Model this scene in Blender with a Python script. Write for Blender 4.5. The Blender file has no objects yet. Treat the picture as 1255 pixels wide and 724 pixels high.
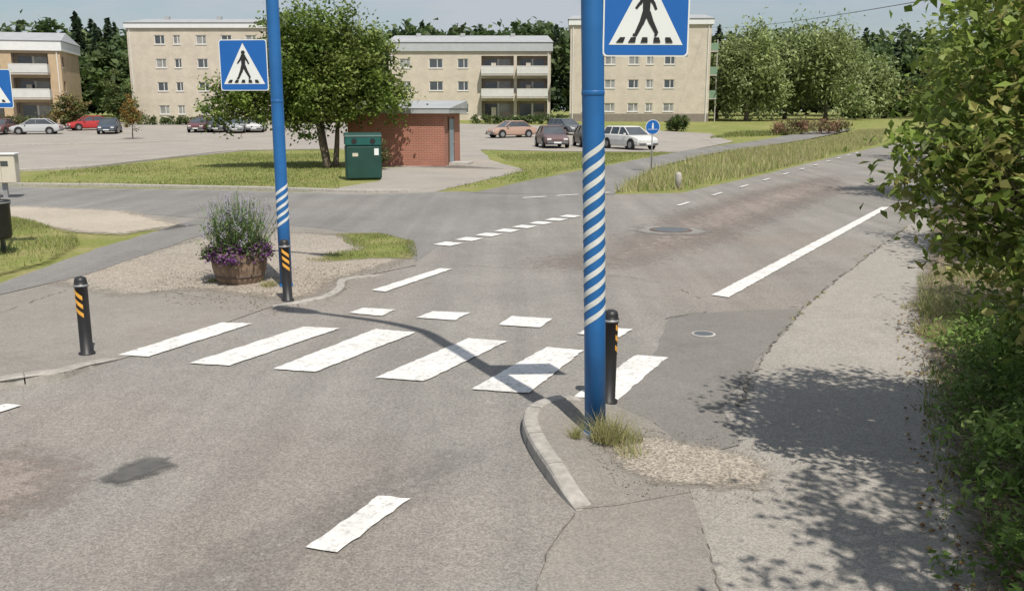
import bpy, math, random
import numpy as np
from mathutils import Vector, Matrix, geometry
random.seed(7); RNG=np.random.default_rng(7)
S=bpy.context.scene
# ------------------------------------------------------------------ survey
CH=2.5; F=1100.0; CX,CY=627.5,362.0; P=math.atan(227/1100)
sp,cp=math.sin(P),math.cos(P)
def th(Y):
    t=min(1,max(0,(Y-70)/60)); return 1.3*t*t*(3-2*t)
def G(u,v):
    """ground point (metres) from surveyed photo bearing"""
    vv=CY-v; dy=F*cp+vv*sp; dz=-F*sp+vv*cp
    lo,hi=0.0,400/dy
    for i in range(50):
        t=(lo+hi)/2
        if CH+dz*t>th(dy*t): lo=t
        else: hi=t
    return ((u-CX)*t, t*dy)
def GL(l): return [G(*p) for p in l]
# ------------------------------------------------------------------ materials
def nt(name):
    m=bpy.data.materials.new(name); m.use_nodes=True
    n=m.node_tree; b=n.nodes['Principled BSDF']; return m,n,b
def mixc(n,fac,a,b,blend='MIX'):
    m=n.nodes.new('ShaderNodeMix'); m.data_type='RGBA'; m.blend_type=blend
    for s,i in ((fac,0),(a,6),(b,7)):
        if isinstance(s,(int,float)): m.inputs[i].default_value=s
        elif isinstance(s,(tuple,list)): m.inputs[i].default_value=(*s[:3],1)
        else: n.links.new(s,m.inputs[i])
    return m.outputs[2]
def ramp(n,src,p0,p1,c0=(0,0,0),c1=(1,1,1)):
    r=n.nodes.new('ShaderNodeValToRGB'); r.color_ramp.elements[0].position=p0; r.color_ramp.elements[1].position=p1
    r.color_ramp.elements[0].color=(*c0,1); r.color_ramp.elements[1].color=(*c1,1)
    n.links.new(src,r.inputs[0]); return r.outputs[0]
def coords(n,scale=(1,1,1),rot=0):
    tc=n.nodes.new('ShaderNodeTexCoord'); mp=n.nodes.new('ShaderNodeMapping')
    mp.inputs['Scale'].default_value=scale; mp.inputs['Rotation'].default_value=(0,0,rot)
    n.links.new(tc.outputs['Object'],mp.inputs[0]); return mp.outputs[0]
def noise(n,co,scale,detail=4,rough=.55):
    x=n.nodes.new('ShaderNodeTexNoise'); x.inputs['Scale'].default_value=scale; x.inputs['Detail'].default_value=detail
    x.inputs['Roughness'].default_value=rough; n.links.new(co,x.inputs[0]); return x.outputs[0]
def mat(name,rgb,rough=.7,var=.15,scale=4,bump=0,metal=0,spec=.4,bscale=None):
    m,n,b=nt(name); co=coords(n)
    f=noise(n,co,scale)
    c=mixc(n,ramp(n,f,.3,.7),tuple(x*(1-var) for x in rgb),tuple(min(1,x*(1+var)) for x in rgb))
    n.links.new(c,b.inputs['Base Color']); b.inputs['Roughness'].default_value=rough
    b.inputs['Metallic'].default_value=metal; b.inputs['Specular IOR Level'].default_value=spec
    if bump:
        bp=n.nodes.new('ShaderNodeBump'); bp.inputs['Strength'].default_value=bump; bp.inputs['Distance'].default_value=.01
        n.links.new(noise(n,co,bscale or scale*8),bp.inputs['Height']); n.links.new(bp.outputs[0],b.inputs['Normal'])
    return m
ROADANG=math.radians(26.5)
def asphalt(name,rgb,tint=(.27,.205,.165),tintamt=.3,speck=.25,tracks=True,big=.11,vs=95,dirt=True):
    m,n,b=nt(name); co=coords(n)
    c=mixc(n,ramp(n,noise(n,co,.35,5,.6),.3,.72),tuple(x*(1-big) for x in rgb),tuple(x*(1+big) for x in rgb))
    md=ramp(n,noise(n,co,3,6,.75),.3,.7,(.91,.91,.91),(1.07,1.07,1.07)); c=mixc(n,1.0,c,md,'MULTIPLY')
    if tracks:
        co2=coords(n,(1.5,.06,1),ROADANG)
        t=ramp(n,noise(n,co2,1.0,4,.55),.35,.65,(.86,.86,.86),(1.08,1.08,1.08)); c=mixc(n,.9,c,t,'MULTIPLY')
    tm=ramp(n,noise(n,coords(n,(1,1,1),.7),.22,3,.5),.50,.72)
    tmm=n.nodes.new('ShaderNodeMath'); tmm.operation='MULTIPLY'; tmm.inputs[1].default_value=tintamt
    n.links.new(tm,tmm.inputs[0]); c=mixc(n,tmm.outputs[0],c,tint)
    if dirt:
        dd=ramp(n,noise(n,coords(n,(1,1,1),1.9),.9,8,.72),.56,.74,(1,1,1),(.82,.81,.79)); c=mixc(n,.7,c,dd,'MULTIPLY')
    vo=n.nodes.new('ShaderNodeTexVoronoi'); vo.inputs['Scale'].default_value=vs; n.links.new(co,vo.inputs[0])
    bw=n.nodes.new('ShaderNodeSeparateColor'); n.links.new(vo.outputs['Color'],bw.inputs[0])
    sk=ramp(n,bw.outputs[0],.05,.95,(1-speck,)*3,(1+speck,)*3); c=mixc(n,1.0,c,sk,'MULTIPLY')
    fn=ramp(n,noise(n,co,30,4,.8),.3,.7,(1-speck*.5,)*3,(1+speck*.5,)*3); c=mixc(n,1.0,c,fn,'MULTIPLY')
    n.links.new(c,b.inputs['Base Color']); b.inputs['Roughness'].default_value=.88; b.inputs['Specular IOR Level'].default_value=.2
    bp=n.nodes.new('ShaderNodeBump'); bp.inputs['Strength'].default_value=.3; bp.inputs['Distance'].default_value=.008
    n.links.new(noise(n,co,70,3),bp.inputs['Height']); n.links.new(bp.outputs[0],b.inputs['Normal'])
    return m
M={}
M['road']=asphalt('road_asphalt',(.242,.229,.211))
M['side']=asphalt('side_road_asphalt',(.210,.204,.195),speck=.2,tintamt=.12)
M['pave']=asphalt('pavement_asphalt',(.243,.226,.203),tracks=False,speck=.18,tintamt=.2)
M['pave_rough']=asphalt('rough_pavement',(.300,.281,.254),tracks=False,speck=.22,tintamt=.3,tint=(.32,.285,.24))
M['patch']=asphalt('repair_asphalt',(.196,.186,.172),tracks=False,speck=.15,tintamt=.1)
M['lot']=asphalt('lot_asphalt',(.31,.287,.258),tracks=False,speck=.15,tintamt=.5,tint=(.36,.31,.25))
M['gravel']=asphalt('gravel_ground',(.31,.277,.235),tracks=False,speck=.42,tintamt=.4,tint=(.34,.285,.225),vs=70)
M['sand']=asphalt('sandy_ground',(.39,.345,.285),tracks=False,speck=.25,tintamt=.3,tint=(.39,.335,.26))
M['red']=asphalt('reddish_asphalt',(.258,.222,.200),tracks=True,speck=.24,tintamt=.15)
M['worn']=asphalt('worn_asphalt',(.268,.256,.240),tracks=True,speck=.28,tintamt=.2)
M['dirt']=asphalt('leaf_litter_soil',(.19,.155,.11),tracks=False,speck=.6,tintamt=.4,vs=45)
M['oil']=mat('oil_stain',(.10,.097,.092),.7,.25,9,.3)  # dark tone standing in for a cast shadow on the road
M['crack']=mat('crack_dirt',(.14,.125,.105),.9,.4,12)
M['kerb']=mat('granite_kerb',(.34,.32,.29),.8,.22,14,.4)
def paintmat():
    m,n,b=nt('road_paint'); co=coords(n)
    w=ramp(n,noise(n,co,16,9,.85),.37,.49,(.34,.33,.31),(.71,.70,.68))
    w2=ramp(n,noise(n,co,2.5,4,.6),.3,.7,(.82,.82,.81),(1.05,1.05,1.05))
    n.links.new(mixc(n,1.0,w,w2,'MULTIPLY'),b.inputs['Base Color']); b.inputs['Roughness'].default_value=.75; return m
M['paint']=paintmat()
def grassmat(name,a,b_,c_):
    m,n,b=nt(name); co=coords(n)
    c=mixc(n,ramp(n,noise(n,co,.16,5,.6),.35,.65),a,b_)
    c=mixc(n,ramp(n,noise(n,co,.9,7,.7),.46,.70),c,c_)
    d=ramp(n,noise(n,co,14,6,.8),.3,.7,(.62,.62,.62),(1.3,1.3,1.3)); c=mixc(n,1.0,c,d,'MULTIPLY')
    n.links.new(c,b.inputs['Base Color']); b.inputs['Roughness'].default_value=.95; b.inputs['Specular IOR Level'].default_value=.1
    bp=n.nodes.new('ShaderNodeBump'); bp.inputs['Strength'].default_value=.6; bp.inputs['Distance'].default_value=.05
    n.links.new(noise(n,co,12,5,.8),bp.inputs['Height']); n.links.new(bp.outputs[0],b.inputs['Normal'])
    return m
M['grass']=grassmat('lawn_grass',(.165,.205,.055),(.22,.235,.075),(.33,.285,.14))
def leafmat(name,trans=.3,rough=.55):
    m,n,b=nt(name); at=n.nodes.new('ShaderNodeAttribute'); at.attribute_name='Col'
    n.links.new(at.outputs['Color'],b.inputs['Base Color']); b.inputs['Roughness'].default_value=rough; b.inputs['Specular IOR Level'].default_value=.3
    tr=n.nodes.new('ShaderNodeBsdfTranslucent'); n.links.new(at.outputs['Color'],tr.inputs[0])
    mx=n.nodes.new('ShaderNodeMixShader'); mx.inputs[0].default_value=trans
    n.links.new(b.outputs[0],mx.inputs[1]); n.links.new(tr.outputs[0],mx.inputs[2])
    n.links.new(mx.outputs[0],n.nodes['Material Output'].inputs[0]); return m
M['leaf']=leafmat('leaves',.4); M['blade']=leafmat('grass_blades',.35,.8); M['petal']=leafmat('petals',.2,.8)
M['bark']=mat('bark',(.13,.105,.08),.9,.35,9,.6)
M['blue']=mat('blue_paint',(.020,.125,.35),.45,.14,2.5,.04,spec=.4)
M['white']=mat('white_reflective',(.62,.63,.62),.5,.12,12)
M['signblue']=mat('sign_blue',(.015,.12,.42),.4,.04,3)
M['signwhite']=mat('sign_white',(.72,.74,.74),.4,.03,3)
M['black']=mat('black_plastic',(.022,.022,.024),.45,.2,6)
M['yellow']=mat('orange_reflector',(.72,.36,.06),.4,.15,9)
M['grey']=mat('grey_metal',(.32,.33,.34),.45,.1,5,metal=.3)
M['lampgrey']=mat('lamp_housing',(.10,.11,.12),.45,.1,5)
M['wood']=mat('weathered_wood',(.22,.155,.11),.85,.35,7,.5)
M['hoop']=mat('rusty_hoop',(.12,.09,.075),.7,.3,9)
M['soil']=mat('soil',(.05,.035,.025),.95,.3,20,.6)
M['teal']=mat('teal_plastic',(.012,.095,.085),.5,.15,2)
M['teal2']=mat('dark_green_panel',(.014,.055,.045),.5,.15,2)
def brick(name,c1,c2,mortar,scale):
    m,n,b=nt(name); tc=n.nodes.new('ShaderNodeTexCoord')
    sx=n.nodes.new('ShaderNodeSeparateXYZ'); n.links.new(tc.outputs['Object'],sx.inputs[0])
    ad=n.nodes.new('ShaderNodeMath'); ad.operation='ADD'; n.links.new(sx.outputs[0],ad.inputs[0]); n.links.new(sx.outputs[1],ad.inputs[1])
    cb=n.nodes.new('ShaderNodeCombineXYZ'); n.links.new(ad.outputs[0],cb.inputs[0]); n.links.new(sx.outputs[2],cb.inputs[1])
    br=n.nodes.new('ShaderNodeTexBrick'); br.inputs['Scale'].default_value=scale
    br.inputs['Color1'].default_value=(*c1,1); br.inputs['Color2'].default_value=(*c2,1); br.inputs['Mortar'].default_value=(*mortar,1)
    br.inputs['Mortar Size'].default_value=.012; br.inputs['Brick Width'].default_value=.25; br.inputs['Row Height'].default_value=.08
    n.links.new(cb.outputs[0],br.inputs[0])
    d=ramp(n,noise(n,tc.outputs['Object'],.8,5,.7),.3,.7,(.85,.85,.85),(1.1,1.1,1.1))
    n.links.new(mixc(n,1.0,br.outputs[0],d,'MULTIPLY'),b.inputs['Base Color']); b.inputs['Roughness'].default_value=.9; return m
M['redbrick']=brick('red_brick',(.40,.13,.075),(.33,.11,.065),(.33,.24,.20),1)
M['beigebrick']=brick('beige_brick',(.55,.485,.395),(.50,.44,.355),(.53,.485,.42),1)
M['yelbrick']=brick('yellow_brick',(.50,.355,.20),(.45,.315,.18),(.45,.385,.30),1)
M['plinth']=mat('plinth_brown',(.22,.19,.16),.9,.1,2)
M['roof']=mat('metal_roof',(.36,.37,.38),.5,.1,1)
M['fascia']=mat('white_fascia',(.66,.67,.67),.6,.05,2)
M['fasciag']=mat('grey_fascia',(.40,.42,.44),.6,.05,2)
M['frame']=mat('window_frame',(.62,.61,.58),.5,.03,2)
M['brownframe']=mat('brown_frame',(.13,.07,.04),.6,.1,2)
M['rail']=mat('balcony_panel',(.56,.56,.54),.6,.06,2)
M['greenrail']=mat('green_panel',(.18,.28,.19),.6,.06,2)
M['orangerail']=mat('orange_awning',(.55,.25,.14),.8,.06,2)
M['glass']=mat('window_glass',(.06,.07,.08),.08,.4,.5,spec=.9)
M['glass2']=mat('window_curtain',(.26,.26,.25),.15,.4,.8,spec=.8)
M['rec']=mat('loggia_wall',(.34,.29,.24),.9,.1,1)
M['door']=mat('grey_door',(.24,.28,.32),.6,.1,2)
M['tyre']=mat('tyre',(.02,.02,.02),.85,.1,5)
M['hub']=mat('wheel_hub',(.35,.35,.36),.35,.1,5,metal=.6)
M['concrete']=mat('concrete',(.40,.38,.35),.85,.15,6,.3)
M['cabinet']=mat('beige_cabinet',(.55,.51,.42),.6,.06,3)
M['lightred']=mat('tail_lamp',(.35,.02,.02),.3,.05,3)
M['lightw']=mat('head_lamp',(.7,.7,.7),.15,.05,3)
def feathered(m):
    k=m.name+'_worn_edge'
    if k in bpy.data.materials: return bpy.data.materials[k]
    f=m.copy(); f.name=k; n=f.node_tree; out=n.nodes['Material Output']; src=out.inputs[0].links[0].from_socket
    at=n.nodes.new('ShaderNodeAttribute'); at.attribute_name='edge'
    ns=noise(n,coords(n),6,8,.75)
    ad=n.nodes.new('ShaderNodeMath'); ad.operation='MULTIPLY_ADD'; n.links.new(ns,ad.inputs[0]); ad.inputs[1].default_value=1.4; n.links.new(at.outputs['Fac'],ad.inputs[2])
    mr=n.nodes.new('ShaderNodeMapRange'); mr.inputs['From Min'].default_value=.95; mr.inputs['From Max'].default_value=1.45; n.links.new(ad.outputs[0],mr.inputs[0])
    tr=n.nodes.new('ShaderNodeBsdfTransparent'); mx=n.nodes.new('ShaderNodeMixShader')
    n.links.new(mr.outputs[0],mx.inputs[0]); n.links.new(tr.outputs[0],mx.inputs[1]); n.links.new(src,mx.inputs[2]); n.links.new(mx.outputs[0],out.inputs[0])
    return f
# ------------------------------------------------------------------ assembly helper
class Asm:
    def __init__(s,name): s.name=name; s.p={}
    def part(s,p,m,smooth=False):
        if p not in s.p: s.p[p]=dict(v=[],f=[],m=m,s=smooth)
        return s.p[p]
    def add(s,p,m,v,f,smooth=False):
        d=s.part(p,m,smooth); o=len(d['v']); d['v']+= [tuple(x) for x in v]; d['f']+=[tuple(i+o for i in q) for q in f]
    def box(s,p,m,c,sz,rz=0,bev=0):
        hx,hy,hz=[x/2 for x in sz]; cr,sr=math.cos(rz),math.sin(rz)
        if bev:
            b=min(bev,hx*.9,hy*.9,hz*.9); v=[];
            for z,i in ((-hz,b),(-hz+b,0),(hz-b,0),(hz,b)):
                X,Y=hx-i,hy-i
                for x,y in ((-X+b,-Y),(X-b,-Y),(X,-Y+b),(X,Y-b),(X-b,Y),(-X+b,Y),(-X,Y-b),(-X,-Y+b)): v.append((x,y,z))
            f=[tuple(range(7,-1,-1)),tuple(range(24,32))]
            for k in range(3):
                for j in range(8): f.append((k*8+j,k*8+(j+1)%8,(k+1)*8+(j+1)%8,(k+1)*8+j))
        else:
            v=[(x,y,z) for z in(-hz,hz) for x,y in((-hx,-hy),(hx,-hy),(hx,hy),(-hx,hy))]
            f=[(3,2,1,0),(4,5,6,7),(0,1,5,4),(1,2,6,5),(2,3,7,6),(3,0,4,7)]
        v=[(c[0]+x*cr-y*sr,c[1]+x*sr+y*cr,c[2]+z) for x,y,z in v]; s.add(p,m,v,f)
    def lathe(s,p,m,c,prof,n=20,smooth=True,axis='z'):
        v=[];f=[]
        for r,z in prof:
            for i in range(n):
                a=2*math.pi*i/n; x,y=r*math.cos(a),r*math.sin(a)
                if axis=='z': v.append((c[0]+x,c[1]+y,c[2]+z))
                elif axis=='y': v.append((c[0]+x,c[1]+z,c[2]+y))
                else: v.append((c[0]+z,c[1]+x,c[2]+y))
        for k in range(len(prof)-1):
            for i in range(n): f.append((k*n+i,k*n+(i+1)%n,(k+1)*n+(i+1)%n,(k+1)*n+i))
        f.append(tuple(range(n-1,-1,-1))); f.append(tuple((len(prof)-1)*n+i for i in range(n)))
        s.add(p,m,v,f,smooth)
    def tube(s,p,m,pts,rad,n=8,smooth=True):
        pts=[Vector(q) for q in pts]; v=[];f=[]
        for k,q in enumerate(pts):
            d=(pts[min(k+1,len(pts)-1)]-pts[max(k-1,0)]).normalized()
            a=d.cross(Vector((0,1,0)) if abs(d.y)<.9 else Vector((1,0,0))).normalized(); b=d.cross(a)
            r=rad[k] if isinstance(rad,(list,tuple)) else rad
            for i in range(n):
                t=2*math.pi*i/n; v.append(q+a*r*math.cos(t)+b*r*math.sin(t))
        for k in range(len(pts)-1):
            for i in range(n): f.append((k*n+i,k*n+(i+1)%n,(k+1)*n+(i+1)%n,(k+1)*n+i))
        f.append(tuple(range(n-1,-1,-1))); f.append(tuple((len(pts)-1)*n+i for i in range(n)))
        s.add(p,m,v,f,smooth)
    def finish(s,loc=(0,0,0),rz=0,rx=0,ry=0):
        e=bpy.data.objects.new(s.name,None); S.collection.objects.link(e); e.empty_display_size=.2
        e.location=loc; e.rotation_euler=(rx,ry,rz)
        for k,d in s.p.items():
            me=bpy.data.meshes.new(k); me.from_pydata(d['v'],[],d['f']); me.materials.append(d['m'])
            if d['s']:
                for q in me.polygons: q.use_smooth=len(q.vertices)<5
            me.update(); o=bpy.data.objects.new(k,me); S.collection.objects.link(o); o.parent=e
        return e
def meshobj(name,v,f,m,col=None,parent=None):
    me=bpy.data.meshes.new(name)
    if isinstance(v,np.ndarray) and isinstance(f,np.ndarray):
        k=f.shape[1]; me.vertices.add(len(v)); me.vertices.foreach_set('co',v.astype(np.float32).ravel())
        me.loops.add(f.size); me.loops.foreach_set('vertex_index',f.astype(np.int32).ravel())
        me.polygons.add(len(f)); me.polygons.foreach_set('loop_start',np.arange(0,f.size,k,dtype=np.int32)); 
        me.update(calc_edges=True)
    else: me.from_pydata(v,[],f); me.update()
    me.materials.append(m)
    if col is not None:
        a=me.color_attributes.new('Col','FLOAT_COLOR','POINT'); c=np.ones((len(v),4),np.float32); c[:,:3]=col; a.data.foreach_set('color',c.ravel())
    o=bpy.data.objects.new(name,me); S.collection.objects.link(o)
    if parent: o.parent=parent
    return o
# ------------------------------------------------------------------ foliage
def leafgeo(C,L,W,col,up=.4,fold=.18,hang=0):
    n=len(C); nr=RNG.normal(size=(n,3)); nr[:,2]=np.abs(nr[:,2])+up; nr/=np.linalg.norm(nr,axis=1)[:,None]
    t=RNG.normal(size=(n,3)); t[:,2]-=hang; t-=nr*(t*nr).sum(1)[:,None]; t/=np.linalg.norm(t,axis=1)[:,None]+1e-9
    b=np.cross(nr,t); L=np.broadcast_to(L,(n,))[:,None]; W=np.broadcast_to(W,(n,))[:,None]
    V=np.stack([C-t*L*.5, C+b*W*.5-t*L*.08+nr*W*fold, C+t*L*.5, C-b*W*.5-t*L*.08+nr*W*fold],1).reshape(-1,3)
    Fc=np.arange(4*n).reshape(-1,4); return V,Fc,np.repeat(col,4,0)
def clumps(ells,nc,nl,cr,pal,flat=.7,shell=.45,zmin=.05):
    w=np.array([e[6] if len(e)>6 else e[3]*e[4]*e[5] for e in ells]); w=w/w.sum(); C=[];K=[]
    pal=np.array(pal)
    for e,ww in zip(ells,w):
        k=max(3,int(nc*ww)); d=RNG.normal(size=(k,3)); d/=np.linalg.norm(d,axis=1)[:,None]
        r=RNG.random(k)**shell*RNG.uniform(.78,1.16,k); cc=np.array(e[:3])+d*r[:,None]*np.array(e[3:6])
        for c in cc:
            m=int(nl*RNG.uniform(.5,1.5)); s=cr*RNG.uniform(.6,1.4)
            q=c+RNG.normal(size=(m,3))*np.array([s,s,s*flat])*.55
            base=pal[RNG.integers(len(pal))]*RNG.uniform(.7,1.25)
            C.append(q); K.append(base*RNG.uniform(.72,1.28,(m,1)))
    C=np.concatenate(C);K=np.concatenate(K); ok=C[:,2]>zmin; return C[ok],K[ok]
def tree(name,base,tr,th_,ells,nc,nl,cr,L,W,pal,stems=1,**kw):
    a=Asm(name); z0=-.1
    for sidx in range(stems):
        off=(random.uniform(-.25,.25)*(stems>1),random.uniform(-.2,.2)*(stems>1))
        top=(off[0]*2.5+random.uniform(-.1,.1),off[1]*2,th_)
        a.tube('trunk',M['bark'],[(off[0],off[1],z0),(off[0]*1.2,off[1],th_*.15),(off[0]*1.8,off[1]*1.5,th_*.55),top],[tr*1.25,tr,tr*.85,tr*.65],9)
        for e in ells:
            if stems>1 and random.random()<.4: continue
            c=Vector(e[:3]); t=Vector(top); mid=t.lerp(c,.5)+Vector((0,0,-.12*e[5]))
            a.tube('limbs',M['bark'],[t,mid,c],[tr*.5,tr*.32,tr*.12],6)
            for j in range(4):
                d=Vector((random.gauss(0,1),random.gauss(0,1),random.gauss(.2,.8))).normalized()
                en=c+Vector((d.x*e[3],d.y*e[4],d.z*e[5]))*.85
                a.tube('limbs',M['bark'],[mid.lerp(c,.6),(mid.lerp(en,.6)),en],[tr*.22,tr*.12,tr*.04],5)
    o=a.finish((base[0],base[1],th(base[1])))
    C,K=clumps(ells,nc,nl,cr,pal,**{k:v for k,v in kw.items() if k in('flat','shell','zmin')})
    n=len(C); V,Fc,Kc=leafgeo(C,L*RNG.uniform(.6,1.3,n),W*RNG.uniform(.6,1.3,n),K,hang=kw.get('hang',0))
    meshobj('crown_leaves',V,Fc,M['leaf'],Kc,o); return o
def inpoly(x,y,poly):
    r=np.zeros(len(x),bool); n=len(poly)
    for i in range(n):
        x1,y1=poly[i];x2,y2=poly[(i+1)%n]
        c=((y1>y)!=(y2>y))&(x<(x2-x1)*(y-y1)/((y2-y1) or 1e-9)+x1); r^=c
    return r
def blades(name,poly,n,h,w,pal,lean=.35,z0=0,patchy=True):
    P_=np.array(poly); lo,hi=P_.min(0),P_.max(0); X=[];Y=[];tot=0
    ph=RNG.uniform(0,6,6); sc=3.2/max(.6,min(6,(hi-lo).max()/4))
    while tot<n:
        x=RNG.uniform(lo[0],hi[0],n);y=RNG.uniform(lo[1],hi[1],n);k=inpoly(x,y,poly)
        if k.sum()==0: break
        if patchy:
            d=np.sin(x*sc+ph[0]+1.3*np.sin(y*sc*.7+ph[1]))+np.sin(y*sc*1.1+ph[2]+1.1*np.sin(x*sc*.9+ph[3])); k&=RNG.random(n)<np.clip(.55+.3*d,.12,1)
        X.append(x[k]);Y.append(y[k]);tot+=k.sum()
    x=np.concatenate(X)[:n];y=np.concatenate(Y)[:n];n=len(x)
    zt=np.array([th(q) for q in y])+z0; B=np.stack([x,y,zt],1)
    a=RNG.uniform(0,6.283,n); s=np.stack([np.cos(a),np.sin(a),0*a],1)*(w*RNG.uniform(.6,1.4,n))[:,None]
    H=h*RNG.uniform(.4,1.2,n); T=B+np.stack([RNG.normal(0,lean,n)*H,RNG.normal(0,lean,n)*H,H],1)
    V=np.stack([B-s,B+s,T],1).reshape(-1,3); K=np.array(pal)[RNG.integers(len(pal),size=n)]*RNG.uniform(.7,1.25,(n,1))
    return meshobj(name,V,np.arange(3*n).reshape(-1,3),M['blade'],np.repeat(K,3,0))
# ------------------------------------------------------------------ ground
def axis(a,b,st,far): 
    l=list(np.arange(a,b+.01,st)); e=[]; q=st; x=b
    while x<far: q*=1.5; x+=q; e.append(x)
    e2=[]; q=st; x=a
    while x>-far*(1 if a<-10 else .05): q*=1.5; x-=q; e2.append(x)
    return e2[::-1]+l+e
xs=axis(-120,120,3,2500); ys=axis(-6,180,3,2500)
V=[(x,y,th(y)) for y in ys for x in xs]; nx=len(xs)
Fa=[(j*nx+i,j*nx+i+1,(j+1)*nx+i+1,(j+1)*nx+i) for j in range(len(ys)-1) for i in range(nx-1)]
meshobj('ground',V,Fa,M['grass'])
def zl(layer,Y): return layer*.004*(1+max(0,Y-20)/8)
def patch(name,pts,m,layer,zf=None,sp=None,jit=0,seg=None,feather=0):
    P2=[]; n=len(pts)
    for i in range(n):
        a=Vector(pts[i]);b=Vector(pts[(i+1)%n]); k=max(1,int((b-a).length/seg)) if seg else max(1,int((b-a).length/6))
        for j in range(k):
            q=a.lerp(b,j/k)
            if jit: q=q+Vector((random.uniform(-jit,jit),random.uniform(-jit,jit)))
            P2.append(q)
    nb=len(P2); ymax=max(q.y for q in P2)
    arr=np.array([(q.x,q.y) for q in P2]); lo,hi=arr.min(0),arr.max(0)
    if feather and not sp: sp=max(.05,min(.5,float((hi-lo).max())/50))
    if sp is None and ymax>65: sp=4
    if sp:
        gx,gy=np.meshgrid(np.arange(lo[0]+sp/2,hi[0],sp),np.arange(lo[1]+sp/2,hi[1],sp)); gx=gx.ravel();gy=gy.ravel()
        k=inpoly(gx,gy,[tuple(q) for q in arr]); P2+= [Vector((x,y)) for x,y in zip(gx[k],gy[k])]
    r=geometry.delaunay_2d_cdt(P2,[],[list(range(nb))],1,1e-5)
    v=[(q.x,q.y,th(q.y)+zl(layer,q.y)+(zf(q.x,q.y) if zf else 0)) for q in r[0]]
    o=meshobj(name,v,[tuple(f) for f in r[2]],feathered(m) if feather else m)
    if feather:
        Q=np.array([(q.x,q.y) for q in r[0]]); D=np.full(len(Q),1e9)
        for i in range(nb):
            a=arr[i];b=arr[(i+1)%nb]; ab=b-a; t=np.clip(((Q-a)@ab)/(ab@ab+1e-12),0,1); D=np.minimum(D,np.linalg.norm(Q-a-t[:,None]*ab,axis=1))
        at=o.data.attributes.new('edge','FLOAT','POINT'); at.data.foreach_set('value',np.clip(D/feather,0,1).astype(np.float32))
    return o
def smooth_path(pts,st=.1):
    out=[]; p=[Vector(q) for q in pts]; p=[p[0]*2-p[1]]+p+[p[-1]*2-p[-2]]
    for i in range(1,len(p)-2):
        k=max(2,int((p[i+1]-p[i]).length/st))
        for j in range(k):
            t=j/k; out.append(.5*((2*p[i])+(-p[i-1]+p[i+1])*t+(2*p[i-1]-5*p[i]+4*p[i+1]-p[i+2])*t*t+(-p[i-1]+3*p[i]-3*p[i+1]+p[i+2])*t**3))
    out.append(p[-2]); return out
def kerb(name,pts,w=.13,h=.10,t0=.6,t1=.6,side=1,st=.1,stone=10):
    sp_=smooth_path(pts,st); n=len(sp_); L=[0]
    for i in range(1,n): L.append(L[-1]+(sp_[i]-sp_[i-1]).length)
    a=Asm(name); prof=[(0,-.05),(.006,.75),(.018,.95),(.032,1),(w-.01,1),(w,.92),(w,-.05)]
    for s0 in range(0,n-1,stone):
        idx=list(range(s0,min(s0+stone+1,n)))
        if len(idx)<2: continue
        dz=random.uniform(-.005,.005); dx=random.uniform(-.006,.006); v=[]
        for q,i in enumerate(idx):
            d=(sp_[min(i+1,n-1)]-sp_[max(i-1,0)]).normalized(); nn=Vector((-d.y,d.x))*side
            c=sp_[i].copy()
            if q==0: c+=d*.006
            if q==len(idx)-1: c-=d*.006
            hh=h*min(1,(L[i]/t0 if t0 else 1),((L[-1]-L[i])/t1 if t1 else 1))
            for o,z in prof: v.append((c.x+nn.x*(o+dx),c.y+nn.y*(o+dx),(z*hh+.016+dz) if z>0 else -.03))
        m=len(prof); f=[]
        for k in range(len(idx)-1):
            for j in range(m-1): f.append((k*m+j,k*m+j+1,(k+1)*m+j+1,(k+1)*m+j))
        f+= [tuple(range(m)),tuple(range((len(idx)-1)*m+m-1,(len(idx)-1)*m-1,-1))]
        a.add('kerb_stones',M['kerb'],v,f)
    a.finish(); return sp_,L
def sst(a,b,x): t=min(1,max(0,(x-a)/(b-a))); return t*t*(3-2*t)
# big surfaces
patch('parking_lot',GL([(-500,160),(-500,222),(-100,214),(60,209),(180,198),(300,185),(425,183),(440,203),(560,207),(640,208),(600,196),(590,184),(690,186),(830,187),(900,174),(870,164),(700,155),(560,152),(300,150),(0,150)]),M['lot'],1,jit=.1,seg=3)
patch('main_road',GL([(-700,900),(-700,500),(-300,420),(-60,380),(120,310),(200,282),(-80,256),(-900,262),(-900,232),(0,229),(270,233),(450,238),(560,235),(640,238),(750,239),(835,237),(930,216),(1030,191),(1090,178),(1180,163),(1330,163),(1330,200),(1300,350),(1330,500),(1400,900)]),M['road'],2,jit=.04,seg=1)
patch('cycle_path',GL([(575,238),(640,224),(700,212),(850,184),(960,168),(1010,160),(1045,160),(1000,170),(870,190),(805,206),(752,239)]),M['side'],3,jit=.05,seg=1)
patch('side_road',GL([(-900,262),(-900,233),(0,231),(270,235),(450,240),(560,237),(720,239),(745,252),(700,268),(534,302),(512,322),(500,300),(400,280),(250,268),(190,264),(-80,257)]),M['side'],3,jit=.05,seg=1)
patch('footpath',GL([(380,236),(460,238),(530,236),(645,209),(560,203),(470,206),(465,222)]),M['lot'],1,jit=.03,seg=1)
patch('asphalt_patch',GL([(690,300),(780,262),(900,232),(1040,206),(1070,235),(940,300),(830,338),(640,345),(570,322)]),M['red'],3,feather=2.4)
patch('asphalt_patch',GL([(-300,640),(-100,550),(60,530),(170,555),(150,610),(40,660),(-200,700)]),M['red'],3,feather=.9)
patch('asphalt_patch',GL([(-100,900),(150,700),(340,610),(560,520),(640,560),(560,620),(420,700),(300,900)]),M['worn'],3,feather=.9)
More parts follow.
